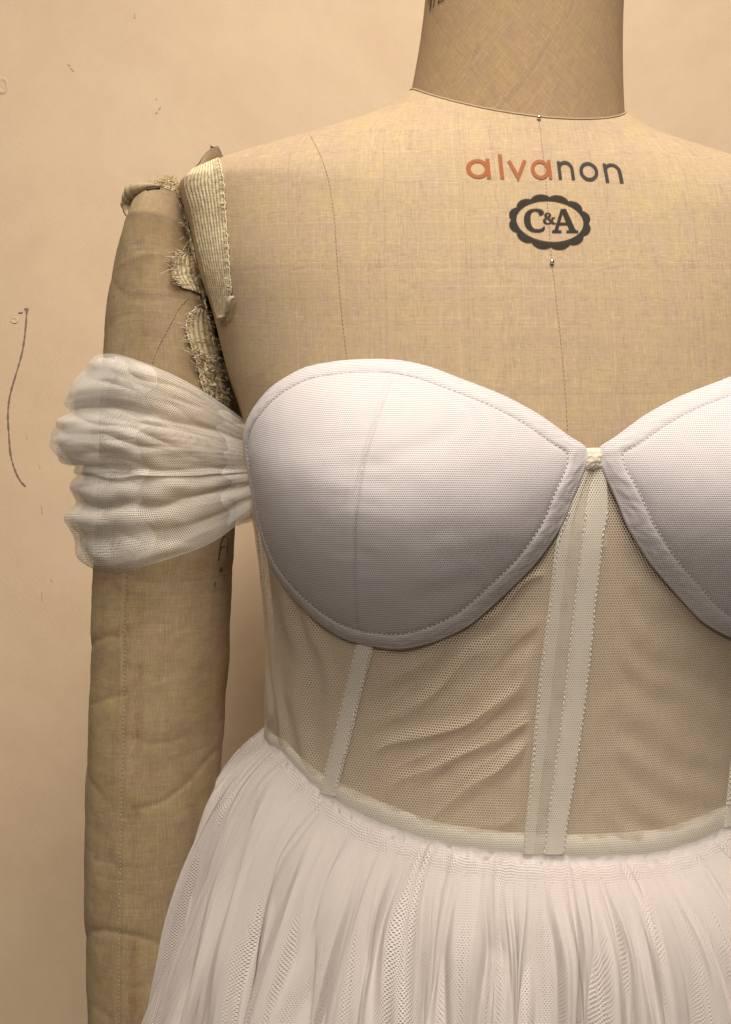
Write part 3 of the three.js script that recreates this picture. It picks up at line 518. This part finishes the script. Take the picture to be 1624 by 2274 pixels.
between('boning_tape', bandL, (q) => lerp(bandL(q), bandM(q), 0.5), 0.0255, 0.0066, M.netDense, undefined, bc, 0.0005);
for (const f of [(q) => bandL(q) + 0.008, bandM, (q) => bandR(q) - 0.006]) stitchAlong(f, 0.0, -0.178, 0.0062, bc, M.cream, 0.0013, 0.0015, 0.00034);
const b2 = strip('boning_channel', boneR, 0.034, yA, waistLo(boneR(0.16)) + 0.003, 0.0045, M.netDense, 'pale boning channel below the right cup');
stitchAlong((q) => boneR(q) - 0.029, yA, yB, 0.0056, b2);
{ // waistband of folded net
  const wb = part('waistband', grid(420, 12, (u, v) => { const th = lerp(-2.75, 2.75, u), y = lerp(waistUp(th) + 0.001, waistLo(th) - 0.0015, v), ro = 0.0048 + 0.0012 * Math.sin(Math.PI * clamp(v * 1.05)) + 0.0003 * n2(th * 9, 1) + 0.0001 * n2(th * 30, v * 2); return onBody(th, y, ro); }, (u, v, p) => [lerp(-2.75, 2.75, u) * arcK, p.y]), M.netDense, dress, 'folded net waistband');
  part('waistband_facing', grid(300, 6, (u, v) => { const th = lerp(-2.75, 2.75, u), y = lerp(waistUp(th) + 0.0005, waistLo(th) - 0.001, v); return onBody(th, y, 0.0034); }, (u, v, p) => [lerp(-2.75, 2.75, u) * arcK, p.y]), std({ color: lin(0.66, 0.615, 0.50), alphaMap: netRep(NETDENSE.alpha, 0.8), transparent: true }), wb);
}
// moulded cups
const cupOutline = [[546, 975], [551, 945], [571, 907], [610, 863], [678, 824], [765, 808], [867, 806], [945, 820], [1023, 849], [1110, 883], [1188, 924], [1261, 975], [1294, 996], [1297, 1020], [1290, 1045], [1266, 1101], [1237, 1170], [1183, 1247], [1115, 1315], [1042, 1379], [969, 1415], [896, 1433], [823, 1427], [760, 1408], [702, 1369], [648, 1315], [608, 1257], [588, 1200], [570, 1126], [556, 1048], [548, 1005]];
const cupSeam = [[884, 838], [874, 950], [858, 1046], [845, 1150], [834, 1250], [820, 1330], [806, 1408]];
const EDGE = 0.0072;
// base outline on the body in (angle, height); the right cup is its mirror image about the dress's own centre line
const outL = (() => { const c = new THREE.CatmullRomCurve3(cupOutline.map(([x, y]) => V(x, y, 0)), true, 'catmullrom', 0.4); return Array.from({ length: 361 }, (_, i) => { const q = c.getPointAt((i % 360) / 360), h = hit(q.x, q.y, EDGE); return [h.th, h.y]; }); })();
const H_TOP = hit(1297, 1010, EDGE), H_R = hit(1337, 1010, EDGE), thMid = (H_TOP.th + H_R.th) / 2;
const seamTY = cupSeam.map(([x, y]) => { const h = hit(x, y, EDGE); return [h.th, h.y]; });
// an inflated membrane over the left outline: solves for a smooth swelling that meets the rim at zero
const dome = (() => {
  const xs = outL.map(p => p[0]), ys = outL.map(p => p[1]), x0 = Math.min(...xs) - 0.02, x1 = Math.max(...xs) + 0.02, y0 = Math.min(...ys) - 0.003, y1 = Math.max(...ys) + 0.003, NX = 260, NY = 220;
  const ins = new Uint8Array(NX * NY), P = new Float32Array(NX * NY), hx = (x1 - x0) * 0.15 / NX, hy = (y1 - y0) / NY, kx = 1 / (hx * hx), ky = 1 / (hy * hy);
  for (let j = 0; j < NY; j++) { const y = lerp(y0, y1, j / (NY - 1)), cut = []; for (let i = 0; i < 360; i++) { const a = outL[i], b = outL[i + 1]; if ((a[1] > y) !== (b[1] > y)) cut.push(a[0] + (y - a[1]) / (b[1] - a[1]) * (b[0] - a[0])); } cut.sort((a, b) => a - b); for (let i = 0; i < NX; i++) { const x = lerp(x0, x1, i / (NX - 1)); let c = 0; for (const q of cut) if (q < x) c++; ins[j * NX + i] = c & 1; } }
  for (let it = 0; it < 900; it++) for (let j = 1; j < NY - 1; j++) for (let i = 1; i < NX - 1; i++) { const o = j * NX + i; if (!ins[o]) continue; const r = ((P[o - 1] + P[o + 1]) * kx + (P[o - NX] + P[o + NX]) * ky + 1) / (2 * (kx + ky)); P[o] += 1.96 * (r - P[o]); }
  let mx = 0; for (const p of P) mx = Math.max(mx, p);
  return (th, y) => { const fx = clamp((th - x0) / (x1 - x0)) * (NX - 1), fy = clamp((y - y0) / (y1 - y0)) * (NY - 1), i = Math.min(NX - 2, Math.floor(fx)), j = Math.min(NY - 2, Math.floor(fy)), u = fx - i, v = fy - j, o = j * NX + i; return ((P[o] * (1 - u) + P[o + 1] * u) * (1 - v) + (P[o + NX] * (1 - u) + P[o + NX + 1] * u) * v) / mx; };
})();
function cup(mir, label) {
  const m = (q) => mir ? [2 * thMid - q[0], q[1]] : q, sgn = mir ? -1 : 1;
  const cc = hit(868, 1118, EDGE), C = m([cc.th, cc.y]), out = outL.map(m), sm = seamTY.map(m);
  const dir = V(-0.30 * sgn, 0.02, 1).normalize(), HGT = 0.044;
  const ol = (f) => { const x = f * 360, i = Math.floor(x) % 360, t = x - Math.floor(x); return [lerp(out[i][0], out[i + 1][0], t), lerp(out[i][1], out[i + 1][1], t)]; };
  const surf = (f, rho, off = 0) => {
    const o = ol(((f % 1) + 1) % 1), th = lerp(C[0], o[0], rho), y = lerp(C[1], o[1], rho), b = onBody(th, y, EDGE);
    const dm = dome(mir ? 2 * thMid - th : th, y), rim = sstep(0.86, 1, rho); let h = HGT * lerp(Math.pow(dm, 0.92), (1 - rho * rho) * 0.9 * Math.pow(dm / Math.max(0.02, 1 - rho * rho), 0.9), 0) * (1 - rim * rim);
    const sx = th * arcK, d = segDist(sx, y, sm.map(([t, yy]) => [t * arcK, yy]))[0], in1 = sstep(1, 0.9, rho);
    h += in1 * (-0.0013 * gauss(d, 0.0009) + 0.0004 * gauss(d - 0.003, 0.002));
    h += in1 * (0.0004 * n2(sx * 22 + sgn * 7, y * 26) + 0.0001 * n2(sx * 70, y * 60 + sgn * 3) + 0.00018 * gauss(d - 0.006, 0.008) * n2(sx * 30 * sgn, y * 95));
    // shallow pulls in the cloth
    const e = (ax, ay, bx, by, w, a) => { const dd = segDist(sx * sgn, y, [[ax, ay], [bx, by]])[0]; h -= in1 * 0.5 * a * gauss(dd, w * 1.2); };
    if (!mir) { e(-0.088, 0.022, -0.062, 0.034, 0.004, 0.0011); e(-0.074, -0.042, -0.052, -0.034, 0.004, 0.0014); e(-0.07, -0.012, -0.045, -0.008, 0.005, 0.0008); e(-0.095, -0.02, -0.088, 0.015, 0.006, 0.0009); e(-0.06, -0.022, -0.03, -0.018, 0.005, 0.0007); }
    return b.addScaledVector(dir, h + off);
  };
  const body = part('cup', grid(480, 110, (u, v) => surf(u, Math.pow(v, 0.9)), (u, v, p) => [(p.x - AX) * 1.0, p.y * 1.0 + 0.25 * (p.z - AZ) * 0]), M.cup, dress, label);
  body.geometry.computeVertexNormals();
  // bound edge: a padded band from the stitch line out over the rim and tucked behind it
  const BW = 0.088;
  const NB = 18;
  const bind = part('binding', grid(480, NB, (u, v) => {
    const I = surf(u, 1 - BW, 0.0001), O = surf(u, 1, 0), T = surf(u + 0.002, 1).sub(surf(u - 0.002, 1)).normalize(), W = O.clone().sub(I), n = T.clone().cross(W).normalize(); if (n.z < 0) n.negate();
    const w = W.clone().normalize(), a = v * 1.25;
    if (a <= 1) { const hgt = 0.0002 + 0.0013 * Math.pow(Math.sin(Math.PI * Math.pow(clamp(a), 0.75) * 0.72), 0.75); return I.addScaledVector(W, a).addScaledVector(n, hgt * (1 + 0.12 * n2(u * 70 + sgn, a * 2))); }
    const k = (a - 1) / 0.25 * Math.PI * 0.8; return O.addScaledVector(n, 0.0019 * Math.cos(k)).addScaledVector(w, 0.0019 * Math.sin(k));
  }, (u, v, p) => [(p.x - AX), p.y], true), M.cup, body, 'padded bound edge of the cup');
  part('stitching', stitches(Array.from({ length: 361 }, (_, i) => surf(i / 360, 1 - BW - 0.001, 0.0003)), 0.0013, 0.0012, 0.00026, 0.0001), M.white, body);
  const cs = new THREE.CatmullRomCurve3(sm.map(([t, y]) => V(t, y, 0)));
  part('cup_seam', stitches(Array.from({ length: 70 }, (_, i) => { // find the polar place of each seam point
    const q = cs.getPoint(0.02 + 0.93 * i / 69); let best = null, bd = 1e9;
    for (let k = 0; k < 360; k++) { const o = out[k], dx = o[0] - C[0], dy = o[1] - C[1], ex = q.x - C[0], ey = q.y - C[1], l2 = dx * dx + dy * dy * 50, t = (ex * dx + ey * dy * 50) / l2, r2 = (ex - t * dx) ** 2 + 50 * (ey - t * dy) ** 2; if (t > 0 && r2 < bd) { bd = r2; best = [k / 360, t]; } }
    return surf(best[0], Math.min(best[1], 0.93), 0.0001);
  }), 0.0014, 0.0005, 0.00016, 0.00004), std({ color: lin(0.50, 0.47, 0.47) }), body);
  return body;
}
cup(false, 'white moulded cup with a curved vertical seam');
cup(true, 'white moulded cup beside the centre tab');
{ // small tab of gathered net joining the cups
  const a = hit(1317, 1018, 0.0105);
  part('centre_tab', grid(24, 30, (u, v) => { const px = lerp(1296, 1340, u), py = lerp(995, 1046, v), h = hit(px, py, 0.007), e = Math.sin(Math.PI * u) * Math.sin(Math.PI * clamp(v * 0.9 + 0.1)); return onBody(h.th, h.y, 0.006 + 0.0046 * Math.pow(e, 0.5) + 0.0003 * n2(u * 4, v * 5)); }, (u, v) => [u * 0.012, v * 0.013]), std({ color: lin(0.80, 0.745, 0.63) }), dress, 'cream tab of folded net between the cups');
  part('gore_facing', grid(20, 40, (u, v) => { const py = lerp(1040, 1215, v), l = lerp(1296, 1232, v), r = lerp(1340, 1352, v), h = hit(lerp(l, r, u), py, 0.005); return onBody(h.th, h.y, 0.0042); }, (u, v, p) => [p.x, p.y]), std({ color: lin(0.66, 0.59, 0.46), alphaMap: netRep(NETDENSE.alpha, 0.9), transparent: true }), dress, 'layered net filling the gap between the cups');
}
// gathered skirt
const skirtBase = (th) => waistLo(clamp(th, -1.45, 1.2));
const waistArc = (() => { const a = [[-3, 0]]; let q = null, acc = 0; for (let i = 0; i <= 240; i++) { const th = lerp(-3, 3, i / 240), p = onBody(th, skirtBase(th), 0.02); p.y = 0; if (q) { acc += p.distanceTo(q); a.push([th, acc]); } q = p; } return table(a); })();
function skirtPt(th, v, k, off) {                             // v: metres below the waist seam; k: which layer
  const s = waistArc(th) + k * 3.7, w1 = 0.45 * n2(s * 70, v * 2 + k) + 0.8 * n2(s * 22, v * 2.5 + 4 * k), lean = 0.05 * n2(s * 8, 3 + k) * v;
  const S = s + lean + 0.0010 * n2(s * 50, v * 9 + k);
  const up = sstep(-0.004, 0.004, v), a1 = (0.0017 + 0.0011 * n2(s * 40, k)) * (1 - 0.75 * sstep(0.015, 0.1, v)) * up, x1 = s / 0.0079 + w1;
  const r1 = Math.abs(n2(S * 58, v * 3.6 + 11 * k)), r2 = Math.abs(n2(S * 135 + 50, v * 3.5 + 5 * k)), r3 = Math.abs(n2(S * 25 - 30, v * 1.6 + 3 * k)), cr = n2(s * 40, v * 20 + k * 9);
  const g1 = sstep(0.0, 0.04, v), g3 = sstep(0.015, 0.11, v);
  const f = a1 * (absin(x1) - 0.6) + g1 * (0.0095 * (Math.pow(r1, 0.85) - 0.3) + 0.0030 * (r2 - 0.3) + 0.0003 * cr) + g3 * 0.015 * (Math.pow(r3, 0.85) - 0.3);
  const tang = a1 * 0.5 * Math.sin(2 * Math.PI * x1) + g1 * 0.0058 * n2(S * 46 + 9, v * 4 + k) + g3 * 0.005 * n2(S * 21 + 70, v * 2 + k);
  const y = skirtBase(th) - v * (1 - 0.06 * Math.sin(th * 3));
  const yw = skirtBase(th), r = bodyR(th, yw) + 0.0055 + 0.022 * (1 - Math.exp(-Math.max(0, v) / 0.019)) + 0.262 * Math.max(0, v) * (1 - 0.25 * gauss(th, 0.8)) + f + off * sstep(0, 0.012, v);
  const a = th + tang / 0.16;
  return V(AX + r * Math.sin(a + YAW), EYE + y + 0.0008 * n2(s * 90, 2 + k) * (1 - sstep(0, 0.01, v)), AZ + r * Math.cos(a + YAW));
}
const skirtLayer = (k, off, len, nu, nv, su) => grid(nu, nv, (u, v) => skirtPt(lerp(-2.9, 2.9, u), -0.003 + (len + 0.003) * Math.pow(v, 1.25), k, off), (u, v) => [waistArc(lerp(-2.9, 2.9, u)) * su, Math.pow(v, 1.25) * len * 1.05]);
const skirt = part('skirt', skirtLayer(0, 0, 0.26, 1500, 90, 1.55), M.netSkirt, dress, 'outer layer of gathered white net');
part('skirt_layer', skirtLayer(1, -0.009, 0.26, 1300, 80, 1.95), M.netSkirt, skirt, 'second layer of gathered white net');
part('skirt_lining', skirtLayer(2, -0.019, 0.26, 1000, 70, 1.2), M.lining, skirt, 'white lining under the net');

// draped off-shoulder sleeve of net round the arm
const rows = [ // v, attachment, three points over the arm, outer edge
  [0, [553, 947], [470, 885], [360, 822], [275, 789], [219, 795]], [.08, [553, 955], [470, 902], [360, 850], [265, 825], [196, 835]], [.17, [553, 968], [470, 925], [360, 885], [255, 872], [163, 888]], [.28, [554, 985], [470, 958], [360, 932], [260, 915], [158, 917]], [.36, [554, 997], [470, 975], [360, 955], [250, 945], [141, 945]], [.45, [555, 1010], [470, 998], [360, 988], [245, 985], [135, 987]], [.55, [556, 1028], [470, 1026], [360, 1022], [255, 1020], [153, 1026]], [.61, [557, 1042], [470, 1050], [360, 1050], [270, 1042], [177, 1036]],
  [.66, [557, 1050], [470, 1062], [360, 1064], [265, 1058], [180, 1056]], [.72, [558, 1065], [470, 1085], [360, 1090], [260, 1086], [170, 1086]], [.77, [558, 1078], [470, 1104], [360, 1116], [265, 1116], [179, 1116]], [.83, [559, 1092], [470, 1126], [360, 1146], [255, 1152], [165, 1150]], [.90, [560, 1108], [470, 1155], [360, 1188], [260, 1202], [182, 1200]], [.96, [561, 1120], [470, 1182], [360, 1226], [262, 1250], [194, 1240]], [1, [562, 1131], [470, 1202], [360, 1246], [285, 1270], [222, 1266]],
];
const zFront = [0.523, 0.5, 0.484, 0.497, 0.548];
const rowTab = [0, 1, 2, 3, 4].map(c => [0, 1].map(x => table(rows.map(r => [r[0], r[c + 1][x]]))));
const sleeveFold = table([[0, 0], [.1, .7], [.2, .5], [.28, -1], [.36, .3], [.46, 1], [.55, .3], [.61, -1], [.645, .3], [.67, -.7], [.72, .7], [.77, -.8], [.83, .9], [.875, -.3], [.93, .5], [1, 0]]);
function sleevePt(u, v, k, off) {
  const P = rowTab.map((f, c) => at(f[0](v), f[1](v), zFront[c] + (c > 0 && c < 4 ? 0.004 * Math.pow(2 * v - 1, 2) : 0)));
  const L = P[4], A = P[0];
  P.push(V(L.x + 0.006, L.y + 0.002, -0.585), V(-0.135, lerp(L.y, EYE + 0.02, 0.25), -0.612), V(-0.04, lerp(A.y, EYE + 0.02, 0.2), -0.635));
  const c = new THREE.CatmullRomCurve3(P, false, 'centripetal'), uu = u, p = c.getPoint(uu), t = c.getTangent(uu);
  const n = V(-t.z, 0, t.x).normalize(); const cen = V(-0.132, p.y, -AZD); if (n.dot(p.clone().sub(cen)) < 0) n.negate();
  const amp = lerp(0.0008, 0.0022, sstep(0.02, 0.5, u)) * (1 - 0.5 * sstep(0.7, 1, u)), edge = sstep(0, 0.05, v) * sstep(0, 0.05, 1 - v);
  const vv = v + (0.035 * n2(u * 1.6 + 3 + 2 * k, v * 2.5) + 0.012 * n2(u * 5, v * 6 + k)) * edge;
  const f = amp * (sleeveFold(vv) + 0.12 * (absin(vv * 11 + k * 0.4) - 0.5) * sstep(-0.2, 0.5, n2(u * 2, v * 4 + 9))) + edge * (0.00012 * n2(u * 3.5, v * 26 + k) + sstep(0.1, 0.4, u) * (0.0022 * Math.abs(n2(u * 4.2 + k, v * 6.5 + 2 * u)) + 0.0009 * n2(u * 9, v * 10 + k)));
  const fy = 0.5 * amp * edge * sleeveFold(vv + 0.03);
  return p.addScaledVector(n, f + off + 0.002).add(V(0, fy, 0));
}
const sleeve = part('sleeve', grid(200, 240, (u, v) => sleevePt(u, v, 0, 0.001), (u, v, p) => [u * 0.30, v * 0.19]), M.netSleeve, dress, 'draped sleeve of white net around the arm');
const innerStart = (v) => 0.455 + 0.02 * n2(v * 2.5, 3);
part('sleeve_layer', grid(140, 200, (u, v) => sleevePt(lerp(innerStart(v + 5) - 0.13 + 0.05 * n2(v * 4, 2), 1, u), 0.01 + v * 0.98, 1, -0.0026), (u, v) => [lerp(innerStart(v + 5) - 0.13, 1, u) * 0.30 + 0.003, v * 0.18 + 0.001]), M.netSleeve, sleeve, 'inner layer of the draped net sleeve');
part('sleeve_layer', grid(140, 160, (u, v) => sleevePt(lerp(innerStart(v), 0.95, u), 0.02 + v * 0.95, 2, -0.005), (u, v) => [lerp(innerStart(v), 0.95, u) * 0.30, v * 0.17]), M.netSleeveIn, sleeve, 'innermost layer of the draped net sleeve');
part('sleeve_seam_allowance', grid(40, 120, (u, v) => sleevePt(u * (0.10 + 0.03 * n2(v * 6, 1)), 0.02 + v * 0.96, 3, -0.0016), (u, v) => [u * 0.03, v * 0.1]), M.netSleeveIn, sleeve, 'gathered net where the sleeve joins the cup');

renderer.render(scene, camera);
